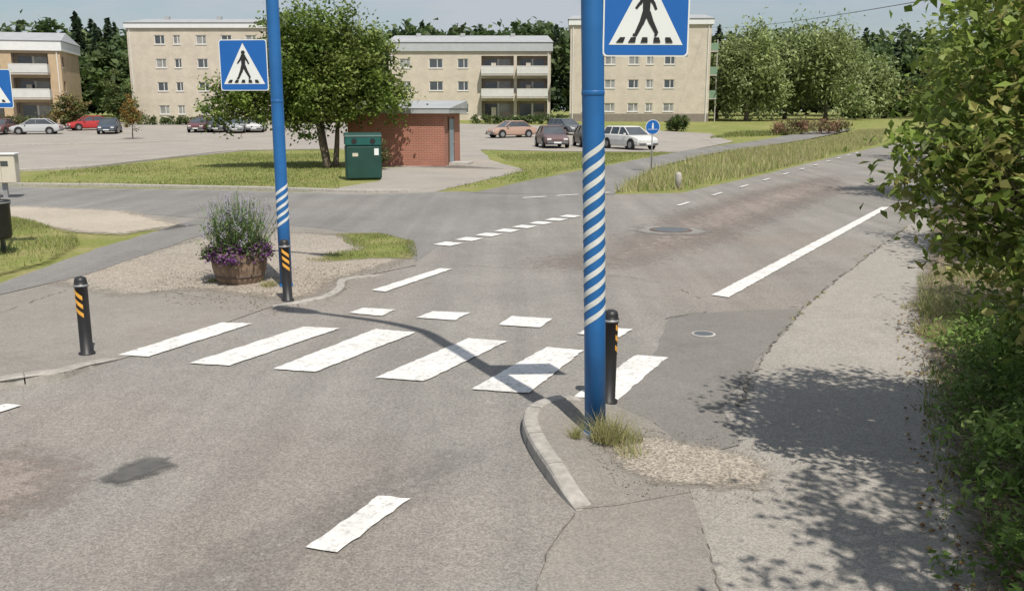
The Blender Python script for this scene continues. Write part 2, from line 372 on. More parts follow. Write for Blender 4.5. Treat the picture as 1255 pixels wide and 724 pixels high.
patch('oil_stain',GL([(105,590),(140,570),(180,556),(222,560),(230,574),(195,588),(160,600),(125,603)]),M['oil'],4,feather=.2)  # shadow painted as a flat dark patch, edge faded by feather
# left pavement
lk=GL([(-300,560),(-60,492),(0,478),(45,471),(80,466),(110,453),(150,441)])
lks,lkL=kerb('kerb',lk,.14,.08,0,.8,1)
lk2=GL([(335,378),(375,374),(405,368),(422,357),(428,346),(470,338)])
lks2,_=kerb('kerb',lk2,.12,.05,.5,.8,1)
kp=np.array([(q.x,q.y) for q in lks]); taper=np.array([min(1,(lkL[-1]-l)/.8) for l in lkL])
def zleft(x,y):
    d=np.hypot(kp[:,0]-x,kp[:,1]-y); i=int(d.argmin()); return .068*taper[i]*(1-sst(.4,2.2,d[i]))
patch('pavement',lk+GL([(240,410),(335,376),(375,371),(405,365),(422,354),(428,343),(510,326),(500,300),(400,282),(250,270),(120,307),(-60,380),(-300,450)]),M['pave'],4,zf=zleft,sp=.25,seg=.5)
patch('gravel_verge',GL([(30,350),(130,318),(230,292),(300,283),(400,284),(512,298),(514,322),(432,348),(428,354),(400,372),(330,374),(230,362),(130,372)]),M['gravel'],5,feather=.7)
patch('footpath',GL([(-200,400),(-100,385),(100,340),(240,292),(290,280),(240,270),(120,306),(-60,370)]),M['side'],6,jit=.03,seg=.4)
patch('sandy_verge',GL([(-80,258),(30,252),(170,258),(250,276),(150,292),(80,289),(20,280)]),M['sand'],6,feather=.8)
gA=GL([(-120,300),(0,266),(40,273),(92,290),(98,300),(70,318),(0,337),(-120,370)])
patch('lawn',GL([(-130,300),(0,262),(45,270),(100,288),(106,300),(74,322),(0,342),(-130,376)]),M['grass'],7,feather=.35)
gB=GL([(408,289),(470,288),(508,297),(512,318),(460,316),(400,320),(392,314),(435,306)])
patch('lawn',GL([(400,286),(470,285),(515,295),(518,321),(460,320),(392,325),(382,315),(430,306)]),M['grass'],6,feather=.45)
# right pavement
rk=GL([(706,629),(685,608),(662,578),(645,548),(640,525),(652,508),(690,497),(745,492)])
rks,rkL=kerb('kerb',rk,.13,.10,.5,.5,-1,st=.06,stone=9)
kr=np.array([(q.x,q.y) for q in rks]); tr_=np.array([min(1,(rkL[-1]-l)/.5,(l/.6)**1.3) for l in rkL])
def zright(x,y):
    d=np.hypot(kr[:,0]-x,kr[:,1]-y); i=int(d.argmin()); edge=sst(-.02,.28,(y-(5.20+.10*(x-.38))))
    return .088*tr_[i]*(1-sst(.16,.62,d[i]))*edge
patch('pavement',GL([(655,724),(668,690),(706,632),(760,592),(845,600),(865,660),(885,724),(1000,1500),(560,1500)]),M['pave'],4,jit=.012,seg=.12)
patch('pavement',GL([(845,600),(905,548),(935,440),(990,375),(1050,325),(1110,280),(1200,215),(1330,215),(1330,500),(1500,900),(1300,1500),(990,1500),(885,724),(865,660)]),M['pave_rough'],3,jit=.015,seg=.15)
patch('asphalt_patch',GL([(750,500),(800,440),(822,388),(900,382),(984,379),(930,440),(885,500),(905,548),(850,560),(800,520)]),M['patch'],4,jit=.015,seg=.15)
patch('pavement',GL([(706,627),(687,606),(664,577),(648,548),(644,526),(655,510),(692,499),(745,495),(800,520),(850,558),(845,606),(757,622)]),M['pave'],5,zf=zright,sp=.06,seg=.1)
patch('gravel_verge',GL([(720,548),(745,530),(800,530),(860,545),(930,554),(968,585),(950,610),(860,608),(790,603),(745,578)]),M['gravel'],6,zf=lambda x,y:zright(x,y)+.004,sp=.05,feather=.24)
patch('soil_verge',[(1.95,3.0),(2.25,4.3),(2.7,5.4),(3.15,6.5),(3.6,7.6),(4.0,8.6),(4.5,10),(5.1,11.6),(7.8,17),(11,24),(15,24),(12,14),(9,8),(6,2),(3,1)],M['dirt'],7,feather=.5,sp=.2)
def stones(name,poly,n,s,zf,pal):
    a=np.array(poly);lo,hi=a.min(0),a.max(0);x=RNG.uniform(lo[0],hi[0],n*3);y=RNG.uniform(lo[1],hi[1],n*3);k=inpoly(x,y,poly);x=x[k][:n];y=y[k][:n];n=len(x)
    oc=np.array([(1,0,0),(0,1,0),(-1,0,0),(0,-1,0),(0,0,.7),(0,0,-.5)]); fc=np.array([(0,1,4),(1,2,4),(2,3,4),(3,0,4),(1,0,5),(2,1,5),(3,2,5),(0,3,5)])
    ss=s*RNG.uniform(.4,1.5,n); V=np.zeros((n,6,3))
    for i in range(n):
        V[i]=oc*ss[i]*RNG.uniform(.7,1.3,(6,1))+(x[i],y[i],zf(x[i],y[i]))
    Fc=(fc[None]+6*np.arange(n)[:,None,None]).reshape(-1,3); K=np.array(pal)[RNG.integers(len(pal),size=n)]
    meshobj(name,V.reshape(-1,3),Fc,M['petal'],np.repeat(K,6,0))
sp_pal=[(.35,.31,.27),(.28,.25,.22),(.40,.36,.32),(.31,.25,.19)]
stones('gravel',GL([(720,560),(790,525),(870,535),(1000,560),(990,625),(760,612)]),800,.006,lambda x,y:.026+zright(x,y),sp_pal)
stones('gravel',GL([(200,330),(340,330),(440,325),(515,318),(432,350),(400,376),(330,388),(180,370)]),1100,.010,lambda x,y:.026,sp_pal)
lit=[(.22,.12,.05),(.30,.2,.08),(.15,.09,.05),(.35,.28,.12)]
stones('leaf_litter',[(2.1,4.0),(2.6,5.4),(3.3,7.2),(4.0,9),(4.8,11),(5.8,11),(4.6,7.5),(3.4,4.5)],900,.014,lambda x,y:.03,lit)
def strip(name,pts,w,m,layer,jit=.02):
    s=smooth_path(pts,.07); v=[];f=[]; gap=False
    for i,q in enumerate(s):
        d=(s[min(i+1,len(s)-1)]-s[max(0,i-1)]).normalized(); nn=Vector((-d.y,d.x)); j=nn*random.uniform(-jit,jit); ww=w*random.choice([.2,.5,.8,1.1,1.3])
        for sg in(-1,1): v.append((q.x+j.x+nn.x*ww*sg,q.y+j.y+nn.y*ww*sg,.004*layer))
    for i in range(len(s)-1):
        if random.random()<.12: gap=not gap
        if not gap or random.random()<.3: f.append((2*i,2*i+1,2*i+3,2*i+2))
    meshobj(name,v,f,m)
strip('asphalt_seam',GL([(1110,280),(1050,325),(990,375),(935,440),(905,500)]),.013,M['crack'],5.5,.03)
strip('asphalt_seam',GL([(845,602),(862,650),(880,724),(900,800)]),.004,M['crack'],5.2,.01)
strip('asphalt_seam',GL([(706,632),(680,665),(664,700),(655,740)]),.004,M['crack'],5.2,.008)
strip('asphalt_seam',GL([(815,392),(880,382),(985,377)]),.008,M['crack'],5.5,.02)
strip('asphalt_seam',GL([(440,330),(560,326),(700,335),(800,345),(870,372)]),.005,M['crack'],4.5,.03)
strip('asphalt_seam',GL([(0,385),(120,350),(260,368)]),.006,M['crack'],6.8,.02)
kerb('kerb',GL([(-600,228),(0,228),(270,232),(448,237),(520,235)]),.18,.09,.5,.5,1,st=.5,stone=3)
kerb('kerb',GL([(-300,217),(60,209),(180,198),(300,185),(425,183)]),.18,.1,.5,.5,1,st=.7,stone=3)
kerb('kerb',GL([(-200,181),(80,178),(250,172)]),.3,.1,.5,.5,1,st=1.2,stone=3)
# markings
pv=[];pf=[]
def mark(pts,layer=3.8,rag=.006):
    o=len(pv); Pn=[]
    for i in range(4):
        a=Vector(pts[i]);b=Vector(pts[(i+1)%4]); k=max(2,int((b-a).length/.07))
        for j in range(k): q=a.lerp(b,j/k); Pn.append((q.x+random.uniform(-rag,rag),q.y+random.uniform(-rag,rag),.004*layer+zl(0,q.y)+(.004*max(0,q.y-20)/8*4)))
    pv.extend(Pn); pf.append(tuple(range(o,o+len(Pn))))
for q in [[(145,437),(182,439),(310,398),(272,397)],[(232,447),(281,450),(417,404),(372,402)],[(334,454),(386,458),(510,409),(460,405)],
          [(459,465),(520,469),(622,420),(575,416)],[(577,479),(648,484),(715,431),(670,427)],[(702,489),(756,493),(818,440),(780,437)],
          [(427,385),(467,389),(485,381),(445,379)],[(510,391),(557,394),(576,385),(530,383)],[(610,400),(662,403),(677,392),(628,389)],[(707,411),(760,415),(775,405),(725,402)],
          [(375,674),(413,680),(503,614),(465,610)],[(-70,519),(-50,523),(27,499),(8,497)],[(455,357),(472,359),(554,331),(540,330)]]:
    mark(GL(q),5.2,.009)
mark(GL([(872,363),(893,366),(1090,255),(1080,255)]),5.2,.009)
a=Vector(G(549,300));b=Vector(G(699,266)); d=(b-a).normalized(); nn=Vector((-d.y,d.x))
for i in range(8):
    c=a.lerp(b,i/7); mark([c-d*.22-nn*.2,c+d*.22-nn*.2,c+d*.22+nn*.2,c-d*.22+nn*.2],5.4)
a=Vector(G(838,251));b=Vector(G(1050,189)); d=(b-a).normalized(); nn=Vector((-d.y,d.x))
for i in range(11):
    c=a.lerp(b,i/10); mark([c-d*.5-nn*.05,c+d*.5-nn*.05,c+d*.5+nn*.05,c-d*.5+nn*.05],5.4)
a=Vector(G(655,243));b=Vector(G(735,238)); d=(b-a).normalized(); nn=Vector((-d.y,d.x))
for i in range(3):
    c=a.lerp(b,i/2); mark([c-d*.4-nn*.08,c+d*.4-nn*.08,c+d*.4+nn*.08,c-d*.4+nn*.08],5.6)
meshobj('road_markings',pv,pf,M['paint'])
# covers
x,y=G(862,411)
a=Asm('drain_cover'); a.lathe('ring',M['concrete'],(0,0,.018),[(.14,0),(.137,.004),(.115,.005)],20); a.lathe('lid',M['lampgrey'],(0,0,.0185),[(.112,0),(.11,.005)],20); a.finish((x,y,0))
x,y=G(822,283)
pt=[(x+1.0*math.cos(t)*random.uniform(.9,1.1),y+1.0*math.sin(t)*random.uniform(.9,1.1)) for t in np.linspace(0,6.0,18)]
patch('asphalt_patch',pt,M['worn'],4.6,feather=.5)
a=Asm('manhole_cover'); a.lathe('frame',M['hoop'],(0,0,.018),[(.45,0),(.445,.009),(.37,.010)],28); a.lathe('lid',M['lampgrey'],(0,0,.02),[(.36,0),(.355,.009)],28); a.finish((x,y,0))
# ------------------------------------------------------------------ street lamps, signs, bollards
def lamp(base,adir,lean,z0,z1,rad,flip=1):
    a=Asm('street_lamp'); A=Vector((adir[0],adir[1],0))
    pts=[(0,0,-.15),(lean*1,0,1),(lean*2.5,0,2.5),(lean*4.5,0,4.5),(lean*5.6,0,5.6)]
    t=Vector((lean*5.6,0,5.6))
    for k in range(1,8):
        an=k/7*math.pi/2*.96; pts.append(tuple(t+A*(.8*(1-math.cos(an)))+Vector((0,0,.8*math.sin(an)))))
    e=Vector(pts[-1]); pts.append(tuple(e+A*.8+Vector((0,0,.04))))
    a.tube('pole',M['blue'],pts,[rad]*4+[rad*.95]+[rad*.85-.003*k for k in range(7)]+[rad*.5],24)
    a.lathe('base_collar',M['blue'],(0,0,0),[(rad+.012,-.05),(rad+.012,.05),(rad+.001,.06)],24)
    a.lathe('pole_joint',M['blue'],(lean*2.62,0,2.6),[(rad+.0005,0),(rad+.003,.008),(rad+.003,.03),(rad+.0005,.038)],24)
    hd=e+A*1.05+Vector((0,0,.03)); ang=math.atan2(A.y,A.x)
    v=[];f=[];n=10; st=[(-.34,.05,.04),(-.25,.10,.07),(0,.15,.09),(.22,.14,.08),(.36,.07,.04)]
    for x,w,h in st:
        for i in range(n):
            q=2*math.pi*i/n; yy=w*math.cos(q); zz=h*math.sin(q)*(1 if math.sin(q)>0 else .5)
            v.append((hd.x+x*math.cos(ang)-yy*math.sin(ang),hd.y+x*math.sin(ang)+yy*math.cos(ang),hd.z+zz))
    for k in range(len(st)-1):
        for i in range(n): f.append((k*n+i,k*n+(i+1)%n,(k+1)*n+(i+1)%n,(k+1)*n+i))
    f+=[tuple(range(n-1,-1,-1)),tuple(range((len(st)-1)*n,len(st)*n))]; a.add('lamp_head',M['lampgrey'],v,f,True)
    pitch=.112; k=int((z1-z0)/pitch); R=rad+.0025; nseg=24
    for b in range(k):
        v=[];f=[]
        for i in range(nseg+1):
            t_=i/nseg; an=math.pi/2+2*math.pi*t_
            z=z0+b*pitch+flip*(t_-.5)*.36
            for dz in(0,.046):
                zz=z+dz; v.append((R*math.cos(an)+lean*zz,R*math.sin(an),zz))
        for i in range(nseg): f.append((2*i,2*i+2,2*i+3,2*i+1))
        a.add('reflective_bands',M['white'],v,f,True)
    return a.finish((base[0],base[1],0.0))
PR=G(730,533); PL=G(351,352)
arm=(-math.cos(ROADANG),math.sin(ROADANG))
lamp(PR,arm,-.026,.95,2.30,.082)
lamp(PL,(-arm[0],-arm[1]),.002,.92,1.52,.085,1)
def sign(name,c,yaw,size,bracket,pole=None):
    a=Asm(name); s=size
    a.box('plate',M['grey'],(0,.004,0),(s,.004,s),bev=.001)
    def poly(p,m,pts,y):
        v=[((u-.5)*s,y,(w-.5)*s) for u,w in pts]; a.add(p,m,v,[tuple(range(len(v)))])
    def rr(i,r,k=5):
        o=[]
        for cx,cy,a0 in((1-i-r,i+r,-90),(1-i-r,1-i-r,0),(i+r,1-i-r,90),(i+r,i+r,180)):
            for j in range(k+1):
                t=math.radians(a0+90*j/k); o.append((cx+r*math.cos(t),cy+r*math.sin(t)))
        return o
    poly('white_border',M['signwhite'],rr(.0,.05),-.000)
    poly('blue_field',M['signblue'],rr(.018,.045),-.002)
    poly('white_triangle',M['signwhite'],[(.07,.13),(.93,.13),(.5,.93)],-.004)
    cnt=[0]
    def seg(x0,y0,x1,y1,w0,w1):
        d=Vector((x1-x0,y1-y0)).normalized(); nx_,ny_=-d.y,d.x; cnt[0]+=1
        poly('pictogram',M['black'],[(x0+nx_*w0,y0+ny_*w0),(x0-nx_*w0,y0-ny_*w0),(x1-nx_*w1,y1-ny_*w1),(x1+nx_*w1,y1+ny_*w1)],-.0055-.0002*cnt[0])
    def disc(x,y,r):
        cnt[0]+=1; poly('pictogram',M['black'],[(x+r*math.cos(2*math.pi*i/14),y+r*math.sin(2*math.pi*i/14)) for i in range(14)],-.0055-.0002*cnt[0])
    disc(.50,.745,.042)
    seg(.50,.70,.495,.47,.048,.04); disc(.498,.68,.045)
    seg(.475,.68,.42,.58,.022,.018); seg(.42,.59,.375,.53,.018,.014)
    seg(.525,.68,.575,.59,.022,.018); seg(.575,.60,.61,.52,.018,.014)
    seg(.485,.49,.44,.36,.036,.028); seg(.44,.37,.375,.235,.028,.02); seg(.385,.235,.345,.245,.014,.014)
    seg(.51,.49,.56,.37,.036,.028); seg(.56,.375,.625,.255,.028,.02); seg(.625,.255,.60,.23,.014,.014)
    for x in(.15,.29,.435,.585,.73):
        cnt[0]+=1; sh=(x+.06-.5)*.10
        poly('pictogram',M['black'],[(x,.155),(x+.085,.155),(x+.085-sh-.005,.215),(x+.02-sh,.215)],-.0055-.0002*cnt[0])
    if bracket:
        for z in(-.2*s/.65,.2*s/.65):
            a.box('bracket',M['lampgrey'],((-bracket)/2,.018,z),(abs(bracket),.02,.03))
    if pole is not None:
        a.tube('post',M['grey'],[(pole,.04,-c[2]-.1),(pole,.04,.4)],.03,10)
    return a.finish(c,yaw)
sign('traffic_sign',(PR[0]+.40-.10,PR[1]-.03,3.185),math.radians(3),.62,.37)
sign('traffic_sign',(PL[0]-.47+.05,PL[1]-.03,3.10),math.radians(-6),.68,-.38)
sign('traffic_sign',(-8.93,15.8,2.86),math.radians(10),.65,0,-.1)
def bollard(base,yaw,h=.82):
    a=Asm('bollard'); r=.062
    a.lathe('post',M['black'],(0,0,0),[(r+.02,-.05),(r+.02,.02),(r,.03),(r,h-.11),(r+.008,h-.105),(r+.008,h-.075),(r,h-.07),(r,h-.045),(r*.85,h-.015),(r*.5,h-.002),(.004,h)],22)
    a.lathe('grey_ring',M['grey'],(0,0,0),[(r+.0095,h-.10),(r+.0095,h-.08)],22)
    for k,z in enumerate((.44,.53,.62)):
        v=[];f=[];R=r+.002;n=10
        for i in range(n+1):
            an=-math.pi/2-.75+1.5*i/n
            for dz in(0,.045): zz=z-(i/n-.5)*.08+dz; v.append((R*math.cos(an),R*math.sin(an),zz))
        for i in range(n): f.append((2*i,2*i+2,2*i+3,2*i+1))
        a.add('reflectors',M['yellow'],v,f,True)
    a.finish((base[0],base[1],.02),yaw,rx=random.uniform(-.015,.015),ry=random.uniform(-.015,.015))
bollard(G(107,436),math.radians(-15)); bollard(G(353,370),math.radians(20)); bollard(G(745,495),math.radians(80))
a=Asm('cycle_path_sign'); 
a.tube('post',M['grey'],[(0,0,-.1),(0,0,2.1)],.03,10)
a.lathe('disc',M['signwhite'],(0,-.045,1.82),[(.30,.0),(.30,.004)],28,axis='y'); a.lathe('blue_face',M['signblue'],(0,-.0495,1.82),[(.28,.0),(.28,.003)],28,axis='y')
a.lathe('pictogram',M['signwhite'],(0,-.053,1.95),[(.035,0),(.035,.002)],12,axis='y'); a.box('figure',M['signwhite'],(0,-.052,1.83),(.07,.002,.16)); a.box('divider',M['signwhite'],(0,-.052,1.73),(.4,.002,.015))
bx,by=G(798,211); a.finish((bx,by,0),.1)
a=Asm('marker_post'); a.lathe('post',M['concrete'],(0,0,0),[(.11,-.1),(.10,.45),(.08,.52),(.02,.55)],12); bx,by=G(831,232); a.finish((bx,by,0))
# flower tub
a=Asm('flower_planter'); R=[(.31,-.02),(.345,.06),(.385,.22),(.40,.34),(.405,.46),(.37,.46),(.36,.40)]
n=26; v=[];f=[]
for r,z in R:
    for i in range(n*3):
        an=2*math.pi*i/(n*3); rr_=r-(.012 if i%3==0 else 0); v.append((rr_*math.cos(an),rr_*math.sin(an),z))
m_=n*3
for k in range(len(R)-1):
    for i in range(m_): f.append((k*m_+i,k*m_+(i+1)%m_,(k+1)*m_+(i+1)%m_,(k+1)*m_+i))
a.add('staves',M['wood'],v,f); a.lathe('hoop_low',M['hoop'],(0,0,0),[(.355,.09),(.364,.125),(.358,.13)],40); a.lathe('hoop_high',M['hoop'],(0,0,0),[(.396,.31),(.402,.345),(.398,.35)],40)
a.lathe('soil',M['soil'],(0,0,0),[(.37,.38),(.37,.41)],24)
bx,by=G(295,346); pl=a.finish((bx,by,.02))
C=[];K=[]
for j in range(60):
    an0=j/60*6.283+random.gauss(0,.06); rc=random.uniform(.30,.50); zc=.50-random.uniform(.6,1.3)*max(0,rc-.36)+random.gauss(0,.02)
    fl=random.random()<.75
    for i in range(75):
        C.append((rc*math.cos(an0)+random.gauss(0,.038),rc*math.sin(an0)+random.gauss(0,.038),zc+random.gauss(0,.04)))
        K.append(random.choice([(.19,.06,.22),(.24,.10,.27),(.14,.04,.17),(.28,.15,.30),(.09,.12,.05)]) if fl and random.random()<.8 else random.choice([(.10,.14,.05),(.07,.11,.035),(.13,.16,.07)]))
V_,F_,K_=leafgeo(np.array(C),.040,.034,np.array(K)*RNG.uniform(.6,1.3,(len(C),1))); meshobj('petunias',V_,F_,M['petal'],K_,pl)
V=[];K=[];Fq=[]
for i in range(560):
    an=random.uniform(0,6.283); r0=random.uniform(0,.28); r1=r0*1.2+abs(random.gauss(0,.17)); h=random.uniform(.3,.95)*(1.05-.45*r1); h=min(h,.95)
    b=Vector((r0*math.cos(an),r0*math.sin(an),.4)); t=Vector((r1*math.cos(an),r1*math.sin(an),.42+h)); w=.004
    pr=Vector((random.gauss(0,1),random.gauss(0,1),0)).normalized()*w; o=len(V)
    V+= [b-pr,b+pr,t+pr*.6,t-pr*.6]; Fq.append((o,o+1,o+2,o+3)); c=random.choice([(.16,.23,.09),(.20,.26,.12),(.12,.18,.06)]); K+=[c]*4
    for j in range(random.randint(10,15)):
        q=b.lerp(t,random.uniform(.0,.85)**1.1); d=Vector((random.gauss(0,1),random.gauss(0,1),random.gauss(.6,.5))).normalized()*random.uniform(.04,.09); s=d.cross(Vector((0,0,1))).normalized()*.008; o=len(V)
        V+=[q,q+d*.5+s,q+d,q+d*.5-s]; Fq.append((o,o+1,o+2,o+3)); c2=tuple(x*random.uniform(.7,1.3) for x in c); K+=[c2]*4
    if random.random()<.42:
        for j in range(7):
            q=t+Vector((random.gauss(0,.009),random.gauss(0,.009),-j*.014)); o=len(V); s=.011
            V+=[q+Vector((-s,0,0)),q+Vector((0,s,s*.5)),q+Vector((s,0,0)),q+Vector((0,-s,-s*.5))]; Fq.append((o,o+1,o+2,o+3)); K+=[random.choice([(.32,.29,.38),(.27,.24,.34),(.35,.34,.37)])]*4
meshobj('lavender_stems',np.array([tuple(q) for q in V]),np.array(Fq),M['petal'],np.array(K),pl)
# recycling container
a=Asm('recycling_container'); 
a.box('body',M['teal2'],(0,0,.62),(1.28,1.05,1.2),bev=.05); a.box('upper_body',M['teal'],(0,0,1.38),(1.30,1.07,.32),bev=.03)
v=[];f=[]
for x in(-.66,.66):
    for i in range(9): t=math.pi*i/8; v.append((x,-.55*math.cos(t),1.541+.14*math.sin(t)))
for i in range(8): f.append((i,i+1,10+i,9+i))
f+=[tuple(range(9)),tuple(range(17,8,-1))]; a.add('lid',M['teal2'],v,f)
for x in(-.33,.33): a.lathe('deposit_hole',M['black'],(x,-.546,1.38),[(.10,0),(.10,.008)],18,axis='y')
a.box('label',M['signwhite'],(.46,-.53,1.0),(.16,.006,.24)); a.box('label_low',M['cabinet'],(-.3,-.53,.9),(.2,.006,.12))
for x in(-.55,.55): a.box('foot',M['lampgrey'],(x,0,.02),(.12,.9,.1))
bx,by=G(443,221); a.finish((bx,by+.5,0.02),.22)
a=Asm('litter_bin'); a.tube('post',M['lampgrey'],[(0,.1,-.1),(0,.1,1.25)],.035,10)
a.lathe('basket',M['black'],(0,-.15,.28),[(.20,0),(.225,.05),(.235,.58),(.25,.60),(.25,.66),(.22,.66),(.21,.5)],22); a.lathe('rim',M['grey'],(0,-.15,.28),[(.253,.615),(.253,.635)],22)
a.box('bracket',M['lampgrey'],(0,.07,.7),(.08,.08,.3)); bx,by=G(3,312); a.finish((bx,by,.03),.3)
a=Asm('utility_cabinet'); a.box('body',M['cabinet'],(0,0,.85),(.75,.4,.8),bev=.02); a.box('lid',M['fascia'],(0,0,1.27),(.82,.46,.05),bev=.01); a.box('post',M['grey'],(0,0,.22),(.12,.12,.5)); a.box('window',M['glass'],(.1,-.203,1.0),(.2,.004,.15)); a.box('door_seam',M['rec'],(0,-.2025,.7),(.01,.004,.4))
bx,by=G(8,243); a.finish((bx,by,0),.2)
# ------------------------------------------------------------------ buildings
def facade(a,O,U,Nn,W,H,ops,wall,pre=''):
    O=Vector(O);U=Vector(U);Nn=Vector(Nn);Z=Vector((0,0,1))
    us=sorted({0,W,*[o[0] for o in ops],*[o[1] for o in ops]}); vs=sorted({0,H,*[o[2] for o in ops],*[o[3] for o in ops]})
    def pt(u,v,d=0): return O+U*u+Z*v+Nn*d
    for i in range(len(us)-1):
        for j in range(len(vs)-1):
            uc,vc=(us[i]+us[i+1])/2,(vs[j]+vs[j+1])/2
            if any(o[0]<uc<o[1] and o[2]<vc<o[3] for o in ops): continue
            a.add('walls',wall,[pt(us[i],vs[j]),pt(us[i+1],vs[j]),pt(us[i+1],vs[j+1]),pt(us[i],vs[j+1])],[(0,1,2,3)])
    def bx(p,m,u0,u1,v0,v1,d0,d1):
        v=[pt(u,w,d) for d in(d0,d1) for u,w in((u0,v0),(u1,v0),(u1,v1),(u0,v1))]
        a.add(p,m,v,[(3,2,1,0),(4,5,6,7),(0,1,5,4),(1,2,6,5),(2,3,7,6),(3,0,4,7)])
    for u0,u1,v0,v1,k in ops:
        dp=-.14 if k!='log' else -1.3
        c=[(u0,v0),(u1,v0),(u1,v1),(u0,v1)]
        for q in range(4):
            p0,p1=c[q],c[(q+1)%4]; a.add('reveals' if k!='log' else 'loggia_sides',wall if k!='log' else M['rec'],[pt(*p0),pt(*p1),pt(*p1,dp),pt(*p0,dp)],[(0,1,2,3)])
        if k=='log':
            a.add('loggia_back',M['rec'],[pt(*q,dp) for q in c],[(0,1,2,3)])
            w=u1-u0; bx('glazing',M['glass'],u0+.1*w,u0+.48*w,v0+.15,v1-.35,dp+.01,dp+.04); g2=random.random()<.5; bx('glazing' if g2 else 'glazing_curtained',M['glass'] if g2 else M['glass2'],u0+.55*w,u0+.9*w,v0+.9,v1-.35,dp+.01,dp+.04)
            bx('frames',M['frame'],u0+.485*w,u0+.545*w,v0+.1,v1-.3,dp+.01,dp+.06)
            if random.random()<.5: bx('furniture',M['cabinet'],u0+.3*w,u0+.45*w,v0+.3,v0+1.5,-.8,-.5)
        else:
            g=random.choice([M['glass'],M['glass2']]); gp='glass' if g is M['glass'] else 'glass_curtained'
            a.add(gp,g,[pt(u,w,dp+.02) for u,w in c],[(0,1,2,3)])
            fm=M['frame'] if k!='brown' else M['brownframe']; t=.09
            fn='frames' if k!='brown' else 'brown_frames'
            bx(fn,fm,u0,u1,v0,v0+t,dp+.021,dp+.07); bx(fn,fm,u0,u1,v1-t,v1,dp+.021,dp+.07)
            bx(fn,fm,u0,u0+t,v0+t,v1-t,dp+.021,dp+.07); bx(fn,fm,u1-t,u1,v0+t,v1-t,dp+.021,dp+.07)
            if u1-u0>.9: um=u0+(u1-u0)*.6; bx(fn,fm,um-t/2,um+t/2,v0+t,v1-t,dp+.021,dp+.065)
            bx('sills',M['fascia'],u0-.05,u1+.05,v0-.06,v0-.003,.002,.07)
    return bx
def building(name,loc,rz,W,D,H,ops,side_ops,wall,roofh=.7,balc=(),plinth=0,roof=M['roof'],fascia=M['fascia']):
    a=Asm(name)
    bx=facade(a,(0,0,0),(1,0,0),(0,-1,0),W,H,ops,wall)
    facade(a,(W,0,0),(0,1,0),(1,0,0),D,H,side_ops,wall); facade(a,(0,D,0),(0,-1,0),(-1,0,0),D,H,side_ops,wall)
    facade(a,(W,D,0),(-1,0,0),(0,1,0),W,H,[],wall)
    a.box('fascia',fascia,(W/2,D/2,H+roofh*.3),(W+.5,D+.5,roofh*.6),bev=.03)
    v=[(-.35,-.35,H+roofh*.6+.002),(W+.35,-.35,H+roofh*.6+.002),(W+.35,D+.35,H+roofh*.6+.002),(-.35,D+.35,H+roofh*.6+.002),(0.2,D/2,H+roofh+.5),(W-.2,D/2,H+roofh+.5)]
    a.add('roof',roof,v,[(0,1,5,4),(2,3,4,5),(1,2,5),(3,0,4)])
    for k in range(int(W/7)): a.box('roof_vent',M['roof'],(3+k*7+random.uniform(-1,1),D/2-1,H+roofh+.3),(.6,.6,.8))
    if plinth: bx('plinth',M['plinth'],-.02,W+.02,0,plinth,.003,.06)
    for (u0,u1,v0,m) in balc:
        bx('balcony_slab',M['concrete'],u0,u1,v0-.18,v0,.003,1.25)
        pn='balcony_panel' if m is M['rail'] else 'balcony_awning'
        bx(pn,m,u0,u1,v0+.06,v0+1.0,1.2,1.25); bx(pn,m,u0,u0+.05,v0+.06,v0+1.0,.003,1.198); bx(pn,m,u1-.05,u1,v0+.06,v0+1.0,.003,1.198)
        bx('balcony_rail',M['frame'],u0,u1,v0+1.003,v0+1.06,1.19,1.27)
    a.box('downpipe',M['frame'],(.35,-.06,H/2),(.1,.1,H)); a.box('downpipe',M['frame'],(W-.35,-.06,H/2),(.1,.1,H))
    a.finish(loc,rz); 
def at(u,Y): return (u-CX)/F*(Y*cp)
st=2.8
B=114; z0=th(B)-.1
ops=[]
for s_ in range(4):
    for u in(3.3,5.6,8.4,11.5,14.5): ops.append((u,u+(1.3 if u!=5.6 else .9),1.0+s_*st,2.1+s_*st,'win'))
building('apartment_building',(at(163,B),B,z0),0,17,11,11.3,ops,[],M['beigebrick'],1.1)
Cc=120; ops=[];bal=[]; s3=2.85
for s_ in range(3):
    for u in(1.4,5.2,8.9): ops.append((u,u+(1.4 if u!=5.2 else 1.8),1.0+s_*s3,2.2+s_*s3,'win'))
    for u0,u1 in((12.0,16.2),(16.6,20.6)):
        ops.append((u0,u1,.25+s_*s3,2.55+s_*s3,'log'))
        if s_>0: bal.append((u0,u1,.2+s_*s3,M['rail']))
building('apartment_building',(at(478,Cc),Cc,th(Cc)-.1),0,21.0,11,8.8,ops,[],M['beigebrick'],1.9,bal,fascia=M['fasciag'])
D_=115; ops=[]
for s_ in range(4):
    for u in(1.5,4.3,7.2,9.4,11.6): ops.append((u,u+(1.3 if u!=9.4 else .9),1.3+s_*2.85,2.35+s_*2.85,'win'))
building('apartment_building',(at(698,D_),D_,th(D_)-.1),math.radians(-4),17.2,11,11.7,ops,[],M['beigebrick'],1.2,[],plinth=1.05)
a=Asm('balcony_tower')
for s_ in range(3):
    a.box('slab',M['concrete'],(0,0,2.9+s_*2.85),(1.4,3.2,.18)); a.box('panel',M['greenrail'],(0,-1.58,3.45+s_*2.85),(1.4,.06,.9)); a.box('panel',M['greenrail'],(.68,.02,3.45+s_*2.85),(.05,3.1,.9))
for x in(-.6,.6): a.box('post',M['concrete'],(x,-1.45,5),(.12,.12,10))
a.finish((at(862,D_)+.9,D_+1.3,th(D_)-.1),math.radians(-4))
A_=108; ops=[];bal=[]
